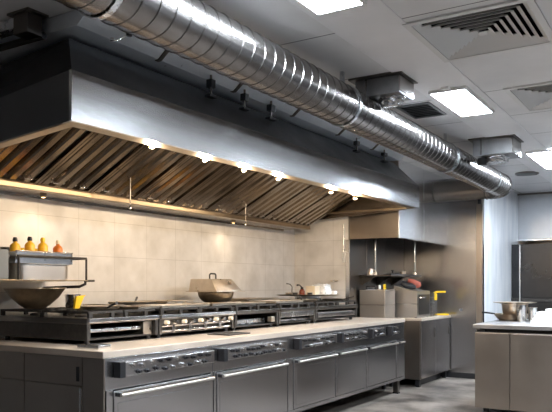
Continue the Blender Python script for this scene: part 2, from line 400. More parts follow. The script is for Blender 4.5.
# flat duct on the hood roof, hangers, pipes
t = thing('flat_duct', 'wide flat sheet-metal duct lying on the hood roof under the spiral duct', 'duct', (-3.6, 5, 2.72))
MB().prism([(-4.40, 2.62, 2.722), (-2.905, 2.62, 2.720), (-2.80, 2.62, 2.805), (-4.40, 2.62, 2.805)], (0, 4.75, 0)).build('duct_body', M['duct_sheen'], t)  # pale bluish colour and sloped cheek stand in for reflected light
for yy in (3.28, 4.1, 4.95, 5.8, 6.6): MB().prism([(-2.93, yy, 2.714), (-2.902, yy, 2.714), (-2.785, yy, 2.804), (-2.80, yy, 2.8055), (-2.906, yy, 2.7195), (-2.93, yy, 2.7195)], (0, .03, 0)).build('joint_flange', M['steel_dark'], t)
t = thing('duct_valve', 'small black lever valve on the flat duct edge', 'valve', (-3.02, 2.93, 2.70))
MB().lathe([(0, 0), (.017, .004), (.02, .02), (.012, .034), (0, .036)], (-2.815, 2.93, 2.735), 14).build('valve_body', M['black'], t, smooth=50)
MB().tube([(-2.82, 2.93, 2.75), (-2.85, 2.88, 2.71), (-2.86, 2.85, 2.70)], .006, 8).build('lever', M['chrome'], t, smooth=50)
MB().lathe([(0, 0), (.012, .003), (.012, .018), (0, .02)], (-2.86, 2.84, 2.69), 12).build('foot', M['chrome'], t, smooth=50)
HS = ['dark hood hanger nearest the left end of the hood', 'dark hood hanger second from the left end of the hood', 'wide dark hood hanger at the middle of the gap under the spiral duct', 'dark hood hanger second from the far hood end', 'dark hood hanger nearest the far hood end']
for (yy, w), lb in zip(((3.75, .05), (4.16, .05), (4.52, .07), (6.1, .06), (6.78, .08)), HS):
    dz = (yy - 2.4) / 5 * .034
    t = thing('hood_hanger', lb, 'bracket', (-2.862, yy, 2.58), 'hangers along the hood roof')
    bx(-2.885, -2.84, yy, yy + w, 2.645 + dz, 2.71, bev=.004).build('bracket_block', M['black'], t)
    MB().tube([(-2.862, yy + w / 2, 2.592 + dz), (-2.862, yy + w / 2, 2.742)], .008, 8).build('threaded_rod', M['steel_dark'], t, smooth=50)
    bx(-2.885, -2.84, yy - .015, yy + w + .015, 2.578 + dz, 2.592 + dz).build('foot_plate', M['black'], t)
t = thing('ceiling_post', 'dark square post hanging from the ceiling by the hood corner', 'bracket', (-3.2, 2.52, 2.68))
bx(-3.26, -3.14, 2.48, 2.58, 2.69, ZC, bev=.004).build('post', M['steel_dark'], t)
bx(-3.29, -3.11, 2.46, 2.60, ZC - .012, ZC).build('top_plate', M['steel_dark'], t)
t = thing('ceiling_conduit', 'dull grey conduit trunk crossing the picture corner above the hood', 'conduit', (-3.8, 2.5, 2.7))
bx(-4.45, -3.27, 2.50, 2.57, 2.74, 2.80, bev=.004).build('trunk', M['galv_dull'], t)
tag(MB().tube([(-4.46, 2.60, 2.705), (-3.15, 2.60, 2.705)], .02, 14).build('service_pipe', M['black'], smooth=50), 'black pipe end pointing at the hood corner from the left', 'pipe')
tag(MB().tube([(-2.45, .3, 2.76), (-2.45, 7.9, 2.76)], .016, 12).build('service_pipe', M['black'], smooth=50), 'thin dark pipe running along the ceiling behind the spiral duct', 'pipe')

# ---------------------------------------------------------------- main canopy hood
t = thing('canopy_hood', 'long stainless steel exhaust hood with warm lamps above the ranges', 'hood', (-3.6, 4.9, 2.0))
HF, HY0, HY1 = -2.70, 2.40, 7.44
A0, A1 = Vector((HF, HY0, 2.128)), Vector((HF, HY0, 2.385)); B0, B1 = Vector((HF, HY1, 2.174)), Vector((HF, HY1, 2.420))
b = MB(); b.plate(A0, B0, B1, A1, (-.02, 0, 0))
b.build('fascia', M['steel_fascia'], t)
b = MB()
b.plate(A0 + Vector((-.0205, .004, 0)), B0 + Vector((-.0205, 0, 0)), B0 + Vector((-.10, -.0, 0)), A0 + Vector((-.10, .019, 0)), (0, 0, .012))
b.plate(A0 + Vector((-.10, .02, 0)), B0 + Vector((-.10, 0, 0)), B0 + Vector((-.10, 0, .05)), A0 + Vector((-.10, .02, .05)), (-.01, 0, 0))
b.build('inner_gutter', M['rail'], t)
E0 = Vector((XB + .01, 2.74, 2.128)); E1 = Vector((XB + .01, 2.735, 2.385))
b = MB(); b.plate(A0 + Vector((-.0205, .002, 0)), E0, E1, A1 + Vector((-.0205, .002, 0)), (0, .02, 0))
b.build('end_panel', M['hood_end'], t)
b = MB(); b.plate(A0 + Vector((-.101, .021, -.0)), E0 + Vector((0, .021, 0)), E0 + Vector((0, .10, 0)), A0 + Vector((-.101, .10, 0)), (0, 0, .012))
b.build('end_gutter', M['rail'], t)
T0, T1, TE = Vector((-3.0, 2.647, 2.676)), Vector((-3.0, HY1, 2.705)), Vector((XB + .01, 2.86, 2.676))
RE = Vector((XB + .01, HY1, 2.705))
b = MB()
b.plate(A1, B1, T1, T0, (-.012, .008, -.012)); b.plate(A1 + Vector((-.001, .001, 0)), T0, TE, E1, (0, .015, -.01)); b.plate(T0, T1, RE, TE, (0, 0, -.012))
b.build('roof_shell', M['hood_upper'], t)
b = MB()   # far end panel with the sloped outline
b.prism([(HF - .021, HY1 - .02, 2.174), (HF - .021, HY1 - .02, 2.418), (-3.0, HY1 - .02, 2.69), (XB + .01, HY1 - .02, 2.69), (XB + .01, HY1 - .02, 2.09), (-4.12, HY1 - .02, 2.09)], (0, .018, 0))
b.build('end_panel', M['steel_filter'], t)
bx(-4.15, -2.82, HY1 - .075, HY1 - .022, 2.165, 2.18).build('end_gutter', M['rail'], t)
# baffle filters
FX0, FZ0, FX1, FZ1 = -4.10, 2.045, -3.02, 2.60
sl = Vector((FX1 - FX0, 0, FZ1 - FZ0)); L = sl.length; u = sl.normalized(); nrm = Vector((u.z, 0, -u.x))   # nrm points down-front
def filt(ya, yb):
    b = MB(); o = Vector((FX0, 0, FZ0))
    def P(s_, y_, n_): return o + u * s_ + nrm * n_ + Vector((0, y_, 0))
    w = .022
    for (s0, s1, q0, q1) in ((0, w, ya, yb), (L - w, L, ya, yb), (w, L - w, ya, ya + w), (w, L - w, yb - w, yb)):
        b.plate(P(s0, q0, 0), P(s1, q0, 0), P(s1, q1, 0), P(s0, q1, 0), nrm * .03)
    n = 4; p = (yb - ya - 2 * w) / n
    for i in range(n):       # folded channels
        c = ya + w + p * (i + .5)
        pts = [(-.42, .0), (-.30, .030), (.10, .030), (.24, .0), (.10, .022), (-.24, .022)]
        b.prism([P(w, c + p * a * 1.05, d - .004) for a, d in pts], u * (L - 2 * w))
    b.plate(P(w, ya + w, -.02), P(L - w, ya + w, -.02), P(L - w, yb - w, -.02), P(w, yb - w, -.02), nrm * .004)
    f = b.build('baffle_filter', M['steel_filter'], t)
    for yy in (ya + .12, yb - .12):
        h = MB(); h.tube([P(.08, yy - .03, .031), P(.08, yy - .03, .045), P(.08, yy + .03, .045), P(.08, yy + .03, .031)], .004, 8)
        h.build('filter_handle', M['chrome'], f, smooth=60)
N = 9; ya = 2.79; w = (HY1 - .09 - ya) / N
for k in range(N): filt(ya + k * w + .003, ya + (k + 1) * w - .003)
b = MB(); b.box(-4.145, -4.085, 2.70, HY1 - .03, 1.985, 2.04, bev=.004); b.build('gutter_rail', M['rail'], t)
b = MB(); b.box(XB + .005, -4.146, 2.94, HY1 - .03, 1.998, 2.008); b.box(XB + .005, XB + .012, 2.94, HY1 - .03, 1.985, 1.998); b.build('rear_ledge', M['steel_filter'], t)
b = MB(); b.plate((-2.83, 2.50, 2.26), (-2.83, HY1 - .03, 2.30), (-3.03, HY1 - .03, 2.62), (-3.03, 2.70, 2.60), (.008, 0, .008)); b.build('lamp_channel', M['steel_filter'], t)
LY = (3.22, 3.756, 4.23, 4.72, 5.65, 6.17)
for yy in LY:
    c = (-2.90, yy, 2.14)
    k = MB().lathe([(.021, .0), (.024, .012), (.024, .03), (.016, .06), (.010, .11)], (c[0], c[1], c[2] + .018), 20).build('hood_lamp', M['rail'], t, smooth=40)
    MB().lathe([(0, .004), (.010, .006), (.017, .012), (.019, .022), (0, .022)], (c[0], c[1], c[2]), 16).build('bulb', M['bulb'], k, smooth=50)
    l = bpy.data.lights.new('hood_lamp_light', 'POINT'); l.energy = 24; l.color = (1, .78, .53); l.shadow_soft_size = .03
    lo = bpy.data.objects.new('hood_lamp_light', l); C.objects.link(lo); lo.location = (c[0], c[1], c[2] - .05)
for yy in (3.56, 6.1):      # two little lamps under the rear ledge wash the tiles
    k = MB().lathe([(.02, 0), (.026, .01), (.026, .022), (0, .022)], (-4.32, yy, 1.975), 16).build('ledge_lamp', M['rail'], t, smooth=40)
    MB().lathe([(0, 0), (.012, .003), (.018, .01), (0, .011)], (-4.32, yy, 1.970), 14).build('bulb', M['bulb'], k, smooth=50)
    l = bpy.data.lights.new('ledge_lamp_light', 'SPOT'); l.energy = 5; l.color = (1, .78, .54); l.shadow_soft_size = .05; l.spot_size = math.radians(150); l.spot_blend = 1
    lo = bpy.data.objects.new('ledge_lamp_light', l); C.objects.link(lo); lo.location = (-4.32, yy, 1.955)
# small suppression nozzles hanging below the filters
for x_, y_, z0, z1, lb in ((-3.85, 4.02, 1.90, 2.155, 'thin knobbly rod with a bright tip hanging under the hood at left'), (-3.9, 5.72, 1.90, 2.13, 'thin knobbly rod with a bright tip hanging under the middle of the hood')):
    t = thing('hanging_rod', lb, 'rod', (x_, y_, z0), 'rods hanging under the hood')
    MB().tube([(x_, y_, z0 + .03 + i * (z1 - z0 - .03) / 24) for i in range(25)], [.004 + .004 * (i % 2) for i in range(25)], 8).build('rod', M['steel_dark'], t, smooth=60)
    MB().lathe([(0, 0), (.012, .003), (.014, .016), (.006, .034), (0, .036)], (x_, y_, z0), 12).build('tip', M['chrome'], t, smooth=60)

# ---------------------------------------------------------------- fryer hood box against the pier
t = thing('fryer_hood', 'boxy steel hood with flat panels above the fryers at the far end', 'hood', (-3.37, 8.6, 1.87))
bx(-3.69, -3.055, YE, YE + .02, 1.87, ZC - .002).build('front_panel', M['steel_side'], t)
for y0, y1 in ((YE + .02, 8.575), (8.585, YW - .002)): bx(-3.075, -3.05, y0, y1, 1.87, ZC - .002, bev=.003).build('side_panel', M['steel_fascia'], t)
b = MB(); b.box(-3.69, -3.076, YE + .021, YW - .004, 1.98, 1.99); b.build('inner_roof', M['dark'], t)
b = MB(); b.box(-3.69, -3.076, YE + .021, YE + .05, 1.872, 1.885); b.box(-3.11, -3.0765, YE + .051, YW - .004, 1.872, 1.885); b.build('lip', M['steel'], t)
bx(-3.082, -3.04, YE - .006, YE + .03, 1.862, 1.872).build('corner_cap', M['chrome'], t)
for x_, y_, z0, lb in ((-3.60, 8.28, 1.44, 'thin vertical steel pipe dropping from the fryer hood, left one'), (-3.31, 8.95, 1.44, 'bright vertical steel pipe dropping from the fryer hood, right one')):
    t = thing('drop_pipe', lb, 'pipe', (x_, y_, z0))
    MB().tube([(x_, y_, z0), (x_, y_, 1.98)], .013, 12).build('pipe', M['chrome'], t, smooth=50)
    MB().lathe([(.014, 0), (.028, .005), (.028, .04), (.014, .045)], (x_, y_, 1.86), 14).build('collar', M['chrome'], t, smooth=40)
    MB().lathe([(0, 0), (.024, .004), (.024, .03), (.012, .05)], (x_, y_, z0 - .012), 14).build('nozzle', M['copper'], t, smooth=40)

# ---------------------------------------------------------------- cooking counter
XF = -3.05; ZT = .895
t = thing('worktop', 'long stainless worktop running the length of the cooking line', 'worktop', (-3.75, 5.4, .85))
b = MB(); b.box(XB + .003, XF, 2.953, 7.91, .852, ZT, bev=.005); b.build('top_slab', M['steel_top'], t)

def handle(par, y0, y1, z, x=XF, axis='y'):
    b = MB(); b.tube([(x + .045, y0, z), (x + .045, y1, z)], .011, 12)
    h = b.build('handle', M['chrome'], par, smooth=50)
    for q in (y0 + .02, y1 - .02): bx(x + .0, x + .045, q - .014, q + .014, z - .014, z + .014, bev=.003).build('handle_bracket', M['black'], par)

def oven_door(t, y0, y1, z0=.205, z1=.648):
    d = bx(XF - .012, XF + .012, y0, y1, z0, z1, bev=.006).build('oven_door', M['steel_front'], t)
    p = .03
    bx(XF + .010, XF + .0145, y0 + p, y1 - p, z0 + p, z1 - .075, bev=.003).build('pressed_panel', M['steel_front'], d)
    b = MB(); b.tube([(XF + .05, y0 + .02, z1 - .026), (XF + .05, y1 - .02, z1 - .026)], .0115, 12); b.build('handle', M['fryer_steel'], d, smooth=50)
    for q in (y0 + .045, y1 - .045): bx(XF + .011, XF + .05, q - .02, q + .02, z1 - .038, z1 - .014, bev=.003).build('handle_bracket', M['black'], d)
def control_strip(t, y0, y1, seed, n):
    rr = random.Random(seed)
    s_ = bx(XF - .005, XF + .05, y0, y1, .735, .822, bev=.004).build('control_strip', M['steel_front'], t)
    bx(XF + .0, XF + .056, y0 - .05, y0 - .001, .728, .826, bev=.004).build('end_block', M['black'], s_)
    for k in range(n):
        yy = y0 + .06 + (y1 - y0 - .1) * (k + .3 * rr.random()) / n
        zz = .80 - .045 * (k % 2) + rr.uniform(-.006, .006)
        b = MB(); b.tube([(XF + .049, yy, zz), (XF + .056, yy, zz), (XF + .0561, yy, zz), (XF + .074, yy, zz)], [.015, .015, .0105, .009], 12)
        b.build('knob', (M['black'], M['chrome'], M['black'])[rr.randrange(3)], s_, smooth=40)
    for k in range(int(n * .7)):
        yy = y0 + .05 + rr.random() * (y1 - y0 - .1)
        MB().lathe([(0, 0), (.008, 0), (.008, .012), (0, .014)], (XF + .05, yy, .735 + rr.random() * .02 + .004), 8).build('stud', M['chrome'], s_, smooth=50)
def cabinet(y0, y1, label, doors, strips, legs):
    t = thing('oven_cabinet', label, 'oven', (-3.6, (y0 + y1) / 2, 0))
    b = MB(); b.box(XB + .03, XF - .02, y0, y1, .165, .85)
    b.build('body', M['steel_side'], t)
    b = MB(); b.box(XF - .019, XF - .004, y0, y1, .655, .85, bev=.002); b.build('upper_front', M['steel_front'], t)
    b = MB(); b.box(XF - .019, XF + .004, y0, y1, .165, .20, bev=.002); b.build('bottom_rail', M['steel_front'], t)
    ed = sorted([y0] + [q for d in doors for q in d] + [y1])
    for a, c in zip(ed[::2], ed[1::2]):
        if c - a > .012: bx(XF - .019, XF + .004, a + .004, c - .004, .2005, .6545, bev=.002).build('stile', M['steel_front'], t)
    b = MB(); b.box(XF - .0195, XF - .0185, y0 + .001, y1 - .001, .2, .655); b.build('shadow_gap', M['dark'], t)
    for d in doors: oven_door(t, *d)
    for s_ in strips: control_strip(t, *s_)
    for ly in legs:
        for lx in (XF - .06, XB + .12):
            bx(lx - .03, lx + .03, ly - .03, ly + .03, .012, .166, bev=.003).build('leg', M['steel_dark'], t)
            bx(lx - .035, lx + .035, ly - .035, ly + .035, 0, .012).build('foot', M['black'], t)
    return t
c1 = cabinet(2.975, 4.045, 'low steel oven cabinet at the near end of the worktop', [(3.035, 4.01)], [(3.09, 4.0, 3, 19)], (3.05,))
c2 = cabinet(4.05, 5.115, 'low steel oven cabinet, second along from the near end of the worktop', [(4.085, 5.06)], [(4.16, 5.03, 5, 22)], (4.5,))
c3 = cabinet(5.12, 7.89, 'low steel cabinet with several narrow oven doors at the far end of the worktop', [(5.215, 6.005), (6.035, 6.705), (6.765, 7.59), (7.62, 7.79)],
             [(5.28, 5.98, 8, 14), (6.12, 6.72, 9, 11), (6.86, 7.2, 11, 6), (7.40, 7.6, 12, 4)], (5.2, 7.78))
# near end cladding of the first cabinet
for (x0, x1, z0, z1) in ((-3.235, XF - .004, .165, .85), (-3.78, -3.24, .672, .85), (XB + .03, -3.785, .672, .85), (-3.78, -3.24, .165, .667), (XB + .03, -3.785, .165, .667)):
    bx(x0, x1, 2.962, 2.9745, z0, z1, bev=.002).build('side_sheet', M['steel_side'], c1)
bx(-3.285, -3.265, 2.955, 2.962, .70, .79).build('latch_slot', M['black'], c1)
bx(-3.262, -3.245, 2.957, 2.962, .20, .66).build('edge_strip', M['steel'], c1)

tag(bx(-3.35, -3.16, 3.02, 3.13, ZT, ZT + .028, bev=.006).build('steel_plate', M['chrome']), 'small flat steel plate at the near corner of the worktop', 'plate')
tag(MB().box(-3.46 + .07, -3.17, 4.42, 4.72, ZT, ZT + .01, bev=.003).build('dark_tray', M['iron']), 'thin dark sheet lying on the worktop before the second range', 'tray')

# ---------------------------------------------------------------- the cooktop ranges
RX0, RX1 = -4.40, -3.45; ZR = 1.073; ZG = 1.12
def grate(t, x0, x1, y0, y1):
    b = MB()
    nb = max(3, int((y1 - y0) / .11)); z0, z1 = ZG - .016, ZG
    for xx in (x0, (x0 + x1) / 2 - .007, x1 - .014): b.box(xx, xx + .014, y0, y1, z0, z1)
    for k in range(nb + 1):
        yy = y0 + (y1 - y0 - .014) * k / nb
        b.box(x0 + .014, x1 - .014, yy, yy + .014, z0 + .001, z1 + .001)
    for xx in (x0, x1 - .014):
        for k in range(0, nb + 1, 2):
            yy = y0 + (y1 - y0 - .014) * k / nb
            b.box(xx, xx + .02, yy, yy + .03, ZR, z0)
    b.build('grate', M['iron'], t)
def rng(y0, y1, label, style):
    t = thing('cooktop_range', label, 'range', ((RX0 + RX1) / 2, (y0 + y1) / 2, ZT))
    s = MB()
    for yy in (y0, y1 - .03): s.box(RX0, RX1 - .002, yy, yy + .03, ZT + .03, 1.035)
    s.box(RX0, RX0 + .02, y0 + .03, y1 - .03, ZT + .03, 1.035)
    s.build('carcass', M['iron'] if style in (0, 2, 4) else M['steel_dark'], t)
    bx(RX0, RX1, y0, y1, 1.036, ZR, bev=.004).build('top_frame', M['iron'] if style == 2 else M['steel_dark'], t)
    e = bx(RX1 + .0005, RX1 + .018, y0 + .004, y1 - .004, 1.045, ZR - .001, bev=.003).build('front_edge', M['chrome'] if style in (0, 1) else M['steel_dark'], t)
    for xx in (RX0 + .06, RX1 - .06):
        for yy in (y0 + .05, y1 - .05): MB().tube([(xx, yy, ZT), (xx, yy, ZT + .03)], .018, 12).build('foot', M['black'], t, smooth=40)
    bx(RX0 + .022, RX1 - .03, y0 + .032, y1 - .032, ZT + .03, ZT + .04).build('base_plate', M['iron'], t)
    if style == 0:
        bx(RX0 + .06, RX1 - .05, y0 + .06, y1 - .14, .975, .995, bev=.003).build('drip_tray', M['galv_dull'], t)
        bx(RX0 + .06, RX1 - .03, y1 - .13, y1 - .04, .935, 1.03, bev=.003).build('gas_box', M['pan'], t)
    elif style == 1:
        n = 9
        for k in range(n):
            yy = y0 + .07 + (y1 - y0 - .14) * k / (n - 1)
            k_ = MB(); k_.tube([(RX1 - .004, yy, 1.014), (RX1 + .03, yy, 1.014)], [.018, .014], 12); k_.build('knob', M['chrome'] if k % 2 else M['cream'], t, smooth=40)
        for zz in (.945, .985): MB().tube([(RX1 - .02, y0 + .035, zz), (RX1 - .02, y1 - .035, zz)], .009, 10).build('gas_pipe', M['chrome'], t, smooth=50)
        bx(RX1 - .09, RX1 - .05, y0 + .035, y1 - .035, ZT + .042, 1.03).build('inner_panel', M['steel_dark'], t)
        for k in range(4):
            yy = y0 + .15 + k * .2; bx(RX1 - .03, RX1 + .0, yy, yy + .03, .93, 1.0, bev=.003).build('valve', M['chrome'], t)
    elif style == 2:
        bx(RX0 + .1, RX1 - .10, y0 + .05, y1 - .08, ZT + .045, .985, bev=.01).build('drip_tray', M['galv_dull'], t)
        bx(RX1 - .05, RX1 - .003, y1 - .12, y1 - .06, .95, 1.0, bev=.006).build('burner_valve', M['pan'], t)
    elif style == 3:
        bx(RX1 - .02, RX1 + .002, y0 + .032, y1 - .032, .985, 1.034, bev=.003).build('drawer_front', M['steel'], t)
        bx(RX0 + .1, RX1 - .06, y0 + .05, y1 - .05, ZT + .045, .96, bev=.006).build('drip_tray', M['galv_dull'], t)
    else:
        bx(RX0 + .1, RX1 - .03, y0 + .06, y1 - .06, ZT + .06, 1.01, bev=.01).build('drip_tray', M['steel_side'], t)
        bx(RX1 - .028, RX1 - .004, y0 + .05, y1 - .05, .955, 1.0, bev=.004).build('drawer_front', M['steel_front'], t)
    xm = (RX0 + RX1) / 2
    ng = 2
    for q in range(ng):
        a = y0 + .02 + q * (y1 - y0 - .03) / ng; c = a + (y1 - y0 - .04) / ng
        grate(t, RX0 + .02, xm - .005, a, c - .01); grate(t, xm + .005, RX1 - .01, a, c - .01)
        for xx in ((RX0 + xm) / 2, (RX1 + xm) / 2):
            MB().lathe([(0, 0), (.06, 0), (.06, .012), (.045, .02), (0, .022)], (xx, (a + c) / 2, ZR), 20).build('burner', M['iron'], t, smooth=40)
rng(3.20, 3.90, 'black-grated gas range nearest the camera on the worktop', 0)
rng(3.915, 4.885, 'gas range with a bright front edge and row of knobs under the upturned pan', 1)
rng(4.90, 5.62, 'dark open-fronted gas range just right of the wok', 2)
rng(5.635, 6.37, 'gas range with a pale steel drawer front left of the loaded round tray', 3)
rng(6.385, 7.40, 'gas range at the far end of the worktop by the cream wall corner', 4)

ZP = ZG + .0015
def flat_pan(x, y, r, h, m, label, hang=None, name='shallow_pan', hm='iron', hl=.2):
    t = thing(name, label, 'pan', (x, y, ZP))
    MB().lathe([(0, 0), (r * .82, 0), (r * .9, .006), (r, h), (r + .006, h + .002), (r - .004, h - .002), (r * .8, .008), (0, .008)], (x, y, ZP), 36).build('bowl', M[m], t, smooth=40)
    if hang is not None:
        d = Vector((math.cos(hang), math.sin(hang), 0)); p = Vector((x, y, ZP + h))
        MB().tube([p + d * (r - .005) - Vector((0, 0, .008)), p + d * (r + .05) + Vector((0, 0, .008)), p + d * (r + hl) + Vector((0, 0, .03))], [.007, .008, .01], 10).build('handle', M[hm], t, smooth=50)
    return t
def sheet(x0, x1, y0, y1, z, h, m, label, name='sheet_pan'):
    t = thing(name, label, 'tray', ((x0 + x1) / 2, (y0 + y1) / 2, z))
    b = MB(); b.box(x0, x1, y0, y1, z, z + .004)
    w = .006
    b.box(x0, x1, y0, y0 + w, z + .004, z + h); b.box(x0, x1, y1 - w, y1, z + .004, z + h); b.box(x0, x0 + w, y0 + w, y1 - w, z + .004, z + h); b.box(x1 - w, x1, y0 + w, y1 - w, z + .004, z + h)
    b.build('pan_body', M[m], t)
    b = MB(); e = .012; z2 = z + h
    b.box(x0 - e, x1 + e, y0 - e, y0, z2 - .003, z2); b.box(x0 - e, x1 + e, y1, y1 + e, z2 - .003, z2); b.box(x0 - e, x0, y0, y1, z2 - .003, z2); b.box(x1, x1 + e, y0, y1, z2 - .003, z2)
    b.build('rolled_rim', M[m], t)
    return t
flat_pan(-4.08, 4.28, .2, .035, 'dull_pan', 'wide dull pan with two upright handles lying at the back of the ranges', 2.2, hl=.14)
flat_pan(-3.72, 3.58, .14, .022, 'dull_pan', 'flat round pan on the nearest range grate', -.4, hl=.16)
sheet(-4.3, -3.95, 3.86 + .08, 3.99 + .06, ZP, .02, 'pan', 'narrow pale tray between the steel pot and the wide dull pan')
sheet(-3.80, -3.52, 4.02, 4.62, ZP, .018, 'dull_pan', 'long shallow tray at the front of the bright-edged range')
sheet(-4.32, -3.96, 4.58, 5.0, ZP, .02, 'pan', 'shallow tray left of the wok with the upturned pan')
sheet(-3.84, -3.55, 5.0, 5.55, ZP, .015, 'dull_pan', 'shallow baking tray on the dark open-fronted range')
sheet(-4.3, -3.9, 5.78, 6.35, ZP, .022, 'pan', 'shallow baking tray at the back, right of the wok')
sheet(-3.83, -3.54, 5.72, 6.26, ZP, .02, 'dull_pan', 'shallow baking tray on the range with the pale drawer')
flat_pan(-3.72, 6.60, .16, .02, 'dull_pan', 'flat round pan before the loaded round tray', -1.2, hl=.14)
flat_pan(-3.64, 7.14, .13, .02, 'pan', 'flat round pan at the far end of the ranges', .3, hl=.12)

sheet(-4.30, -3.98, 4.62, 4.98, ZP + .0215, .016, 'dull_pan', 'upper of two stacked shallow trays left of the wok')
sheet(-3.82, -3.52, 3.44 + .32, 3.99, ZP, .016, 'pan', 'small pale tray at the joint of the two nearest ranges')
sheet(-3.80, -3.50, 4.64, 4.98, ZP, .02, 'pan', 'pale tray in front of the wok with the upturned pan')
sheet(-4.30, -3.94, 5.80, 6.33, ZP + .0235, .016, 'pan', 'upper of two stacked baking trays at the back right of the wok')
sheet(-4.28, -3.95, 6.40, 6.66, ZP, .02, 'pan', 'pale tray left of the loaded round tray')
# wok with an upturned pan over it
wx, wy = -4.05, 5.42
t = thing('wok', 'round-bottomed wok on the range under an upturned square pan', 'wok', (wx, wy, ZP))
pr = [(0, 0)] + [(.075 + .102 * math.sin(i * PI / 2 / 8), .003 + .105 * (1 - math.cos(i * PI / 2 / 8))) for i in range(9)]
MB().lathe(pr + [(.186, .11), (.17, .104), (.07, .012), (0, .01)], (wx, wy, ZP), 36).build('bowl', M['wok'], t, smooth=50)
zl = ZP + .1115
t = thing('upturned_pan', 'square steel pan turned upside down over the wok as a lid', 'pan', (wx, wy, zl))
b = MB(); a, c, h = .215, .16, .125
b.hexa([(wx - .17, wy - a, zl + .004), (wx + .17, wy - a, zl + .004), (wx + .17, wy + a, zl + .004), (wx - .17, wy + a, zl + .004), (wx - .15, wy - a + .004, zl + h), (wx + .10, wy - a + .004, zl + h), (wx + .10, wy + a - .09, zl + h), (wx - .15, wy + a - .09, zl + h)], bev=.008)
b.build('shell', M['pan'], t)
bx(wx - .19, wx + .19, wy - a - .02, wy + a + .02, zl, zl + .005).build('rim', M['pan'], t)
MB().tube([(wx, wy - .10, zl + h - .002), (wx, wy - .10, zl + h + .04), (wx, wy - .085, zl + h + .052), (wx, wy - .015, zl + h + .052), (wx, wy, zl + h + .04), (wx, wy, zl + h - .002)], .008, 10).build('handle', M['iron'], t, smooth=50)

# the round tray of odds and ends on a pot
px, py = -3.98, 7.16
t = thing('stock_pot', 'low bright pot carrying the loaded round tray', 'pot', (px, py, ZP))
MB().lathe([(0, 0), (.15, 0), (.155, .006), (.155, .05), (.16, .052), (.145, .05), (.14, .01), (0, .01)], (px, py, ZP), 36).build('body', M['galv_dull'], t, smooth=40)
zt = ZP + .053
MB_t = MB().lathe([(0, 0), (.33, 0), (.375, .012), (.38, .016), (.37, .016), (.33, .007), (0, .007)], (px, py, zt), 48)
tag(MB_t.build('round_tray', M['pan'], smooth=40), 'large round tray holding boxes, bottle and ladle at the far end of the ranges', 'tray')
zz = zt + .0075
def tubbox(x, y, a, b_, h, m, name, label, cat):
    t = thing(name, label, cat, (x, y, zz))
    bx(x - a, x + a, y - b_, y + b_, zz, zz + h, bev=.008).build('body', M[m], t)
    bx(x - a - .006, x + a + .006, y - b_ - .006, y + b_ + .006, zz + h - .002, zz + h + .012, bev=.004).build('lid', M[m], t)
    return t
tubbox(-3.86, 7.06, .06, .06, .095, 'cream', 'food_box', 'beige lidded box on the large round tray', 'box')
t = thing('folded_cloth', 'crumpled white cloth bundle on the large round tray', 'cloth', (-3.86, 7.27, zz))
b = MB(); b.box(-3.94, -3.77, 7.18, 7.37, zz, zz + .125, bev=.03)
bmesh.ops.subdivide_edges(b.bm, edges=b.bm.edges[:], cuts=2, use_grid_fill=True)
for v in b.bm.verts:
    if v.co.z > zz + .01: v.co += Vector((R.uniform(-.012, .012), R.uniform(-.012, .012), R.uniform(-.012, .012)))
b.build('bundle', M['white'], t, smooth=60)
b = MB(); b.box(-3.84, -3.74, 7.384, 7.46, zz, zz + .05, bev=.015); b.build('fold', M['white'], t, smooth=60)
t = thing('sauce_bottle', 'small dark red bottle on the large round tray', 'bottle', (-3.95, 6.96, zz))
MB().lathe([(0, 0), (.032, 0), (.034, .01), (.034, .05), (.022, .066), (.016, .072), (0, .072)], (-3.95, 6.96, zz), 18).build('bottle_body', M['brown_glass'], t, smooth=50)
MB().lathe([(.017, 0), (.017, .022), (0, .024)], (-3.95, 6.96, zz + .072), 14).build('cap', M['black'], t, smooth=50)
MB().tube([(-3.95, 6.96, zz + .09), (-3.95, 6.90, zz + .12), (-3.95, 6.85, zz + .118)], [.008, .006, .012], 8).build('spout', M['black'], t, smooth=50)
def ladle(x, y, h, a, label):
    t = thing('ladle', label, 'ladle', (x, y, zz))
    MB().lathe([(0, 0), (.03, .004), (.042, .022), (.044, .03), (.04, .03), (.028, .008), (0, .006)], (x, y, zz), 18).build('ladle_bowl', M['chrome'], t, smooth=50)
    MB().tube([(x + .042, y, zz + .028), (x + .045, y, zz + h - .03), (x + .03, y - a * .3, zz + h), (x + .02, y - a, zz + h + .006)], [.005, .005, .006, .007], 8).build('handle', M['steel_dark'], t, smooth=50)
ladle(-4.14, 6.98, .13, .08, 'ladle standing nearest the left rim of the large round tray')
for (x, y, lb) in ((-3.83, 6.93, 'small dark cup at the front of the large round tray'), (-3.99, 6.87, 'small dark cup beside the ladle on the large round tray')):
    tag(MB().lathe([(0, 0), (.028, 0), (.033, .03), (.034, .032), (.028, .03), (.024, .006), (0, .006)], (x, y, zz), 18).build('cup', M['iron'], smooth=50), lb, 'cup')

# ---------------------------------------------------------------- steel shelf with containers at the left
SZ = 1.335
t = thing('rack_shelf', 'steel rack shelf with a guard rail over the nearest range', 'shelf', (-4.2, 3.3, SZ))
bx(XB + .02, -4.0, 2.7, 3.72, SZ - .008, SZ, bev=.002).build('shelf_board', M['rail'], t)
b = MB(); b.tube([(-4.0, 3.08, SZ + .165), (-4.0, 3.70, SZ + .165), (-4.03, 3.715, SZ + .165), (XB + .02, 3.715, SZ + .165)], .009, 10); b.build('guard_rail', M['iron'], t, smooth=50)
for q in ((-4.005, 3.09), (-4.005, 3.705)): MB().tube([(*q, SZ), (*q, SZ + .165)], .008, 8).build('rail_post', M['iron'], t, smooth=50)
MB().tube([(-4.01, 3.70, SZ - .006), (-4.01, 3.70, SZ - .03), (-4.03, 3.66, SZ - .05), (-4.36, 3.60, SZ - .06), (-4.385, 3.6, SZ - .09), (-4.385, 3.6, ZG + .002)], .011, 10).build('leg', M['iron'], t, smooth=50)
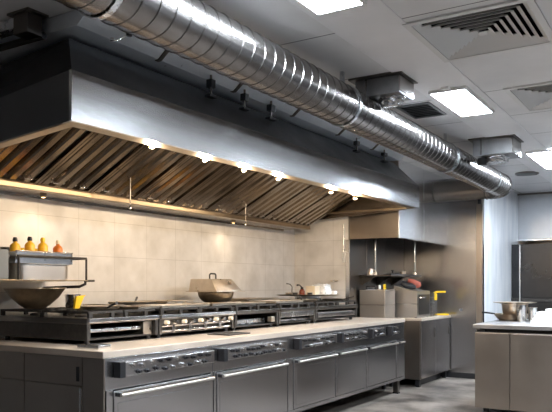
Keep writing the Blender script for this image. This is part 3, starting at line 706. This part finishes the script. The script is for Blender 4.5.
MB().tube([(-4.385, 2.8, SZ - .012), (-4.385, 2.8, ZT)], .011, 10).build('leg', M['iron'], t, smooth=50)
MB().tube([(-4.02, 3.715, SZ - .006), (-4.02, 3.80, SZ - .004)], .008, 8).build('hook', M['iron'], t, smooth=50)
t = thing('grey_box', 'plain grey metal box on the rack shelf at the left picture edge', 'box', (-4.2, 2.87, SZ))
bx(-4.42, -4.015, 2.74, 3.02, SZ + .001, SZ + .205, bev=.01).build('box_body', M['box_grey'], t)
bx(-4.3, -4.02, 3.0205, 3.028, SZ + .15, SZ + .17).build('side_handle', M['steel_dark'], t)
def rrect(x0, x1, y0, y1, r, n=6):
    pts = []
    for cx, cy, a0 in ((x1 - r, y1 - r, 0), (x0 + r, y1 - r, PI / 2), (x0 + r, y0 + r, PI), (x1 - r, y0 + r, 1.5 * PI)):
        for k in range(n + 1): pts.append((cx + r * math.cos(a0 + k * PI / 2 / n), cy + r * math.sin(a0 + k * PI / 2 / n)))
    return pts
def pan_deep(name, label, x0, x1, y0, y1, z0, h, r, m, rim=.018):
    t = thing(name, label, 'pan', ((x0 + x1) / 2, (y0 + y1) / 2, z0))
    b = MB(); o = rrect(x0, x1, y0, y1, r); i_ = rrect(x0 + .005, x1 - .005, y0 + .005, y1 - .005, r - .004)
    n = len(o)
    rings = [[b.bm.verts.new((*p, z)) for p in q] for q, z in ((o, z0), (o, z0 + h), (i_, z0 + h), (i_, z0 + .005))]
    for A, B in zip(rings, rings[1:]):
        for k in range(n): b.bm.faces.new((A[k], A[(k + 1) % n], B[(k + 1) % n], B[k]))
    b.bm.faces.new(rings[0]); b.bm.faces.new(rings[-1]); b.build('pan_body', M[m], t, smooth=40)
    b = MB(); o2 = rrect(x0 - rim, x1 + rim, y0 - rim, y1 + rim, r + rim)
    rings = [[b.bm.verts.new((*p, z)) for p in q] for q, z in ((o, z0 + h - .004), (o2, z0 + h - .004), (o2, z0 + h), (o, z0 + h))]
    for k in range(n):
        for A, B in zip(rings, rings[1:] + rings[:1]): b.bm.faces.new((A[k], A[(k + 1) % n], B[(k + 1) % n], B[k]))
    b.build('rim', M[m], t, smooth=30)
    return t
pan_deep('deep_pan', 'deep rounded steel pan on the rack shelf under the bottle tray', -4.40, -4.06, 3.13, 3.62, SZ + .001, .115, .09, 'fryer_steel')
TZ = SZ + .117
t = thing('bottle_tray', 'shallow steel tray of sauce bottles on top of the deep pan', 'tray', (-4.23, 3.37, TZ))
b = MB(); x0, x1, y0, y1 = -4.41, -4.04, 3.09, 3.60
b.box(x0, x1, y0, y1, TZ, TZ + .004); b.box(x0, x0 + .004, y0, y1, TZ + .004, TZ + .08); b.box(x1 - .004, x1, y0, y1, TZ + .004, TZ + .08); b.box(x0 + .004, x1 - .004, y0, y0 + .004, TZ + .004, TZ + .08); b.box(x0 + .004, x1 - .004, y1 - .004, y1, TZ + .004, TZ + .08)
b.build('tray_body', M['chrome'], t)
MB().tube([(x1 + .004, y0 + .0, TZ + .085), (x1 + .004, y1, TZ + .085)], .004, 8).build('wire_rail', M['chrome'], t, smooth=60)
for yy in (y0 + .01, (y0 + y1) / 2, y1 - .01): MB().tube([(x1 + .004, yy, TZ + .02), (x1 + .004, yy, TZ + .085)], .003, 6).build('wire_post', M['chrome'], t, smooth=60)
BL = [('yellow sauce bottle with a dark cap, leftmost in the bottle tray', 'yellow', 'black', 0), ('yellow sauce bottle with a black cap, second from left in the bottle tray', 'yellow', 'black', .012),
      ('tall orange-yellow bottle with a yellow cap, third in the bottle tray', 'yellow', 'yellow_plastic', .012), ('half-empty amber bottle at the right end of the bottle tray', 'amber', 'cream', 0)]
for (lb, lm, cm, dh), yy in zip(BL, (3.15, 3.275, 3.39, 3.53)):
    x = -4.12; z = TZ + .0045; dh += .03
    t = thing('sauce_bottle', lb, 'bottle', (x, yy, z), 'sauce bottles in the tray')
    MB().lathe([(0, 0), (.034, 0), (.036, .006), (.036, .085 + dh), (.028, .10 + dh), (.013, .112 + dh), (.013, .125 + dh), (0, .125 + dh)], (x, yy, z), 20).build('bottle_body', M[lm], t, smooth=50)
    MB().lathe([(.017, 0), (.017, .016), (.012, .03), (0, .031)], (x, yy, z + .118 + dh), 14).build('cap', M[cm], t, smooth=50)
for (x, yy, m, lb) in ((-4.29, 3.2, 'iron', 'squat dark jar behind the leftmost sauce bottle'), (-4.29, 3.34, 'yellow', 'squat yellow jar behind the sauce bottles'), (-4.29, 3.47, 'amber', 'squat amber jar behind the sauce bottles')):
    t = thing('jar', lb, 'jar', (x, yy, TZ + .0045))
    MB().lathe([(0, 0), (.045, 0), (.048, .01), (.048, .085), (.036, .098), (0, .098)], (x, yy, TZ + .0045), 20).build('jar_body', M[m], t, smooth=50)
    MB().lathe([(.04, 0), (.04, .018), (0, .02)], (x, yy, TZ + .1025), 18).build('lid', M['yellow_plastic'] if m != 'iron' else M['black'], t, smooth=50)
# big wok and small pot under the shelf
wx, wy = -4.17, 3.36
t = thing('wok', 'wide brown wok sitting under the rack shelf', 'wok', (wx, wy, ZP))
MB().lathe([(0, 0), (.07, .002), (.11, .03), (.17, .085), (.215, .15), (.222, .152), (.208, .148), (.16, .085), (.1, .035), (0, .012)], (wx, wy, ZP), 40).build('bowl', M['wok'], t, smooth=50)
MB().lathe([(.212, .149), (.224, .150), (.226, .156), (.214, .157)], (wx, wy, ZP), 40).build('rim', M['pan'], t, smooth=40)
t = thing('sauce_pot', 'small straight steel pot beside the wok under the rack shelf', 'pot', (-4.19, 3.74, ZP))
MB().lathe([(0, 0), (.058, 0), (.06, .004), (.06, .1), (.064, .103), (.056, .1), (.054, .01), (0, .008)], (-4.19, 3.74, ZP), 26).build('pot_body', M['chrome'], t, smooth=40)
bx(-4.135, -4.12, 3.73, 3.75, ZP + .07, ZP + .085).build('handle_lug', M['steel'], t)
t = thing('yellow_cloth', 'yellow cloth tucked between the wok and the small pot', 'cloth', (-3.96, 3.57, ZP))
b = MB(); b.prism([(-3.99, 3.56, ZP), (-3.985, 3.60, ZP), (-3.98, 3.64, ZP + .085), (-3.98, 3.66, ZP + .10), (-3.985, 3.575, ZP + .092)], (.02, .0, .0)); b.build('cloth_fold', M['yellow_plastic'], t)

# ---------------------------------------------------------------- fryer corner
t = thing('deep_fryer', 'square steel fryer tank standing between the counter end and the corner cabinet', 'fryer', (-3.47, 8.1, 0))
bx(-3.67, -3.33, 7.95, 8.28, .1, .86, bev=.004).build('body', M['steel_side'], t)
bx(-3.67, -3.325, 7.945, 8.28, .862, 1.235, bev=.006).build('tank', M['fryer_steel'], t)
bx(-3.672, -3.32, 7.94, 8.285, 1.05, 1.056).build('tank_seam', M['chrome'], t)
bx(-3.675, -3.32, 7.94, 8.285, 1.236, 1.25, bev=.003).build('tank_rim', M['chrome'], t)
for x in (-3.63, -3.36):
    for y in (7.99, 8.24): bx(x - .02, x + .02, y - .02, y + .02, 0, .1).build('leg', M['black'], t)
MB().tube([(-3.6, 8.0, 1.25), (-3.6, 8.0, 1.285), (-3.48, 8.0, 1.285), (-3.48, 8.0, 1.25)], .009, 10).build('lid_handle', M['iron'], t, smooth=50)
MB().lathe([(0, 0), (.015, 0), (.015, .05), (0, .052)], (-3.42, 8.0, 1.25), 12).build('white_knob', M['white'], t, smooth=50)
MB().lathe([(0, 0), (.016, 0), (.016, .06), (0, .062)], (-3.355, 8.0, 1.25), 12).build('yellow_knob', M['yellow_plastic'], t, smooth=50)

t = thing('corner_cabinet', 'plain steel base cabinet in the far corner beyond the counter end', 'cabinet', (-3.35, 8.9, 0))
CX = -3.0
bx(-3.69, CX - .02, 8.34, YW - .014, .10, .845).build('body', M['steel_side'], t)
for y0, y1 in ((8.36, 8.90), (8.91, 9.50)):
    d = bx(CX - .02, CX, y0, y1, .11, .84, bev=.004).build('door', M['steel_front'], t)
    bx(CX, CX + .008, y1 - .05, y1 - .035, .62, .74, bev=.002).build('pull', M['steel_dark'], d)
bx(-3.69, CX + .012, 8.33, YW - .014, .846, .879, bev=.004).build('top', M['steel_top'], t)
for x in (CX - .06, -3.6):
    for y in (8.40, 9.44): bx(x - .025, x + .025, y - .025, y + .025, 0, .1).build('leg', M['black'], t)
bx(CX - .12, CX - .1, 8.44, 9.4, .0, .1).build('kick_plate', M['black'], t)
t = thing('countertop_fryer', 'steel countertop fryer with a sloped top on the corner cabinet', 'fryer', (-3.24, 8.65, .879))
b = MB(); b.prism([(-3.40, 8.42, .885), (-3.08, 8.42, .885), (-3.08, 8.42, 1.225), (-3.17, 8.42, 1.235), (-3.40, 8.42, 1.30)], (0, .48, 0)); b.build('body', M['fryer_steel'], t)
bx(-3.075, -3.068, 8.46, 8.86, .92, 1.18, bev=.002).build('front_panel', M['steel_dark'], t)
bx(-3.405, -3.075, 8.415, 8.419, 1.055, 1.062).build('seam', M['chrome'], t)
for x in (-3.37, -3.11):
    for y in (8.45, 8.87): MB().tube([(x, y, .879), (x, y, .886)], .015, 10).build('foot', M['black'], t)
MB().tube([(-3.07, 8.47, 1.14), (-3.03, 8.47, 1.14), (-3.03, 8.56, 1.14)], .01, 8).build('tap', M['chrome'], t, smooth=50)
t = thing('oven_glove', 'dark and rust-red oven glove lying on the sloped countertop fryer', 'glove', (-3.2, 8.6, 1.25))
b = MB(); b.tube([(-3.33, 8.5, 1.335), (-3.27, 8.52, 1.30), (-3.21, 8.54, 1.285), (-3.15, 8.56, 1.275)], [.03, .042, .045, .028], 14); b.build('palm', M['black'], t, smooth=60)
b = MB(); b.tube([(-3.26, 8.56, 1.365), (-3.20, 8.58, 1.335), (-3.12, 8.58, 1.30), (-3.10, 8.58, 1.285)], [.025, .045, .045, .02], 14); b.build('cuff', M['red'], t, smooth=60)
t = thing('fryer_basket', 'fryer basket with a yellow handle by the countertop fryer', 'basket', (-3.1, 9.03, .879))
b = MB(); x0, x1, y0, y1, z0, z1 = -3.28, -3.05, 8.93, 9.1, .884, 1.2
for i in range(7):
    xx = x0 + (x1 - x0) * i / 6
    for yy in (y0, y1): b.tube([(xx, yy, z0), (xx, yy, z1)], .003, 6)
for i in range(1, 5):
    yy = y0 + (y1 - y0) * i / 5
    for xx in (x0, x1): b.tube([(xx, yy, z0), (xx, yy, z1)], .003, 6)
for k in range(6):
    zq = z0 + (z1 - z0) * k / 5; b.tube([(x0, y0, zq), (x1, y0, zq), (x1, y1, zq), (x0, y1, zq)], .003, 6, closed=True)
b.box(x0, x1, y0, y1, .879, .884)
b.build('wire_basket', M['chrome'], t)
MB().tube([(x1, 9.0, z1), (x1 + .03, 9.0, z1 + .01), (x1 + .15, 9.0, z1 + .012)], [.01, .012, .013], 10).build('handle', M['yellow_plastic'], t, smooth=50)
bx(x1 + .005, x1 + .035, 8.98, 9.01, z1 - .10, z1 - .01, bev=.004).build('hook_grip', M['yellow_plastic'], t)
t = thing('scraper', 'yellow-handled scraper on the corner cabinet beside the end wall', 'scraper', (-3.05, 9.35, .879))
MB().tube([(-3.16, 9.36, .893), (-3.0, 9.36, .893), (-2.97, 9.36, .893)], [.012, .014, .011], 10).build('handle', M['yellow_plastic'], t, smooth=50)
bx(-3.24, -3.158, 9.32, 9.40, .88, .895).build('blade', M['chrome'], t)
t = thing('wall_shelf', 'narrow dark shelf on the alcove wall above the fryers', 'shelf', (-3.6, 8.6, 1.41))
bx(-3.693, -3.26, 7.98, 9.1, 1.412, 1.428, bev=.003).build('shelf_board', M['steel_dark'], t)
bx(-3.27, -3.258, 7.98, 9.1, 1.4285, 1.445).build('front_lip', M['iron'], t)
for yy in (8.05, 8.55, 9.05): MB().plate((-3.693, yy, 1.411), (-3.50, yy, 1.411), (-3.68, yy, 1.30), (-3.693, yy, 1.30), (0, .015, 0)).build('bracket', M['steel_dark'], t)
t = thing('metal_jug', 'small coppery jug at the near end of the wall shelf', 'jug', (-3.58, 8.06, 1.428))
MB().lathe([(0, 0), (.04, 0), (.045, .02), (.03, .06), (.022, .075), (.026, .085), (.02, .085), (0, .02)], (-3.58, 8.08, 1.428), 20).build('jug_body', M['copper'], t, smooth=50)
MB().tube([(-3.535, 8.08, 1.45), (-3.51, 8.08, 1.465), (-3.515, 8.08, 1.49), (-3.555, 8.08, 1.50)], .005, 8).build('handle', M['copper'], t, smooth=50)
t = thing('dish_cover', 'shiny domed dish cover lying on the wall shelf', 'dish cover', (-3.50, 8.62, 1.428))
MB().lathe([(.13, 0), (.125, .012), (.09, .03), (.04, .04), (0, .042)], (-3.50, 8.62, 1.4285), 30).build('dome', M['chrome'], t, smooth=50)
MB().lathe([(.01, 0), (.01, .016), (.02, .022), (.018, .032), (0, .034)], (-3.50, 8.62, 1.469), 14).build('knob', M['black'], t, smooth=50)
t = thing('tin_can', 'small tan tin at the far end of the wall shelf', 'tin', (-3.50, 9.0, 1.428))
MB().lathe([(0, 0), (.04, 0), (.04, .05), (0, .05)], (-3.50, 9.0, 1.4285), 20).build('tin_body', M['copper'], t, smooth=40)
MB().lathe([(.042, 0), (.042, .012), (0, .014)], (-3.50, 9.0, 1.4786), 20).build('lid', M['pan'], t, smooth=40)
# conduit on the cream pier wall, tap, round fitting on end wall
t = thing('wall_conduit', 'thin vertical conduit on the cream wall beside the dark alcove', 'conduit', (-3.74, YE - .02, 1.45))
MB().tube([(-3.765, YE - .014, 1.72), (-3.765, YE - .014, 2.06)], .010, 10).build('tube', M['steel'], t, smooth=50)
bx(-3.785, -3.745, YE - .012, YE, 1.58, 1.73, bev=.002).build('clip_plate', M['galv_dull'], t)
t = thing('wall_bolt', 'small dark round fitting on the steel end wall right of the corner cabinet', 'fitting', (-2.84, YW - .02, .93))
MB().tube([(-2.845, YW - .022, .955), (-2.845, YW, .955)], .022, 16).build('boss', M['black'], t, smooth=40)
MB().tube([(-2.845, YW - .04, .955), (-2.845, YW - .022, .955)], .012, 12).build('pin', M['paint_grey'], t, smooth=40)
t = thing('wall_tap', 'small steel tap on the cream wall above the far range', 'tap', (-3.88, YE - .02, 1.36))
MB().tube([(-3.94, YE - .03, 1.355), (-3.84, YE - .03, 1.355)], .009, 10).build('cross_pipe', M['pan'], t, smooth=50)
MB().tube([(-3.89, YE, 1.355), (-3.89, YE - .05, 1.355)], .012, 10).build('stem', M['chrome'], t, smooth=50)

# ---------------------------------------------------------------- island at right
IX, IY = -1.97, 7.02
t = thing('island_counter', 'free-standing stainless island counter at the right', 'counter', (-.5, 7.7, 0))
bx(IX + .02, 1.4, IY + .03, 8.5, .05, .82).build('body', M['steel_side'], t)
for x0, x1 in ((IX + .012, -1.615), (-1.605, -1.0), (-.99, -.2), (-.19, .6), (.61, 1.4)): bx(x0, x1, IY + .012, IY + .03, .05, .815, bev=.004).build('front_sheet', M['steel_side'], t)
bx(IX + .05, 1.36, IY + .06, 8.46, .82, .858).build('shadow_gap', M['dark'], t)
bx(IX - .005, 1.42, IY - .005, 8.53, .858, .90, bev=.005).build('top_slab', M['island_top'], t)
for x, y in ((IX + .1, IY + .12), (1.3, IY + .12), (IX + .1, 8.4), (1.3, 8.4)): MB().tube([(x, y, 0), (x, y, .05)], .03, 14).build('foot', M['black'], t, smooth=40)
bx(IX + .03, IX + .10, IY + .022, IY + .05, .822, .846).build('latch', M['black'], t)
kx, ky = -1.80, 8.05
t = thing('wide_pan', 'wide shallow pan on the island under the coppery bowl', 'pan', (kx - .03, ky, .90))
MB().lathe([(0, 0), (.13, 0), (.16, .02), (.20, .07), (.208, .074), (.195, .07), (.15, .026), (0, .012)], (kx - .02, ky, .90), 36).build('bowl', M['copper'], t, smooth=50)
MB().tube([(kx - .205, ky - .03, .972), (kx - .30, ky - .06, .985), (kx - .34, ky - .07, .985)], [.008, .01, .011], 8).build('handle', M['black'], t, smooth=50)
t = thing('mixing_bowl', 'coppery bowl with a wide flat rim on the island', 'bowl', (kx + .01, ky, .916))
MB().lathe([(0, 0), (.11, 0), (.125, .02), (.145, .17), (.235, .185), (.238, .192), (.14, .180), (.115, .025), (0, .012)], (kx + .01, ky, .9165), 40).build('bowl', M['copper'], t, smooth=50)
for (x, y, h, lb) in ((-1.67, 7.82, .18, 'steel beaker standing before the coppery bowl on the island'), (-1.57, 7.93, .15, 'steel beaker right of the coppery bowl on the island')):
    tag(MB().lathe([(0, 0), (.04, 0), (.048, .02), (.05, h), (.054, h + .003), (.046, h), (.04, .02), (0, .012)], (x, y, .90), 22).build('beaker', M['chrome'], smooth=50), lb, 'beaker')
t = thing('paper_stack', 'stack of white trays on the island top at the right picture edge', 'tray stack', (-1.3, 7.75, .90))
for k in range(4):
    o = .012 * k
    bx(-1.515 + o * 1.5, -.95 - o, 7.52 + o, 7.85 - o, .9005 + .03 * k, .928 + .03 * k, bev=.006).build('tray', M['white'], t)
bx(-1.38, -1.05, 7.6, 7.78, 1.0205, 1.05, bev=.006).build('top_box', M['white'], t)

# ---------------------------------------------------------------- recess at the far right
t = thing('far_hood', 'second steel exhaust hood over the dark recess at the far right', 'hood', (-.5, 12.1, 2.04))
bx(XN + .004, .2, 11.74, 11.76, 2.04, ZC - .03, bev=.002).build('front_panel', M['steel_far'], t)
bx(.202, 2.8, 11.74, 11.76, 2.04, ZC - .03, bev=.002).build('front_panel', M['steel_far'], t)
bx(XN + .004, 2.8, 11.761, YN - .002, 2.14, 2.15).build('inner_roof', M['steel_dark'], t)
bx(XN + .004, 2.8, 11.725, 11.739, 2.03, 2.055, bev=.002).build('lip', M['chrome'], t)
for x in (-2.44, -2.28):
    k = MB().lathe([(.04, 0), (.045, .03), (.03, .05)], (x, 12.0, 2.085), 18).build('hood_lamp', M['chrome'], t, smooth=40)
    MB().lathe([(0, 0), (.022, .006), (.026, .022), (0, .024)], (x, 12.0, 2.075), 14).build('bulb', M['bulb_dim'], k, smooth=50)
t = thing('tall_cabinet', 'tall dark steel cabinet with split doors in the far recess', 'cabinet', (-1.5, 11.8, 0))
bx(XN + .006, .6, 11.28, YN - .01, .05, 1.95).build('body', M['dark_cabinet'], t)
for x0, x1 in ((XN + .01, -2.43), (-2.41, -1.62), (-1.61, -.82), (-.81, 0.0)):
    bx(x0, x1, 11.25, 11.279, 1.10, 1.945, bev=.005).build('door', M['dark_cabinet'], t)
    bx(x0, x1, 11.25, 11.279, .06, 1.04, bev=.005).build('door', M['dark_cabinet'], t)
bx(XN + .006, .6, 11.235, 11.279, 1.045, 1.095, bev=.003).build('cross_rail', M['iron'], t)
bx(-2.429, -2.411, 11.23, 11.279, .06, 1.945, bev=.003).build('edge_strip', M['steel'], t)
for x in (XN + .08, .5): bx(x, x + .05, 11.35, 11.4, 0, .05).build('foot', M['black'], t)

# ---------------------------------------------------------------- light, camera
w = bpy.data.worlds.new('World'); sc.world = w; w.use_nodes = True
w.node_tree.nodes['Background'].inputs[0].default_value = (.5, .55, .62, 1); w.node_tree.nodes['Background'].inputs[1].default_value = .02
cam = bpy.data.cameras.new('Camera'); co = bpy.data.objects.new('Camera', cam); C.objects.link(co)
co.location = (0, 0, 1.29); co.rotation_euler = (PI / 2, 0, math.radians(31.75))
cam.sensor_width = 36; cam.lens = 36 * 685 / 552; cam.shift_y = 80 / 552; cam.clip_start = .05
sc.camera = co
vs_ = sc.view_settings; vs_.view_transform = 'Standard'; vs_.look = 'None'; vs_.gamma = 1; vs_.use_curve_mapping = False; vs_.exposure = 0
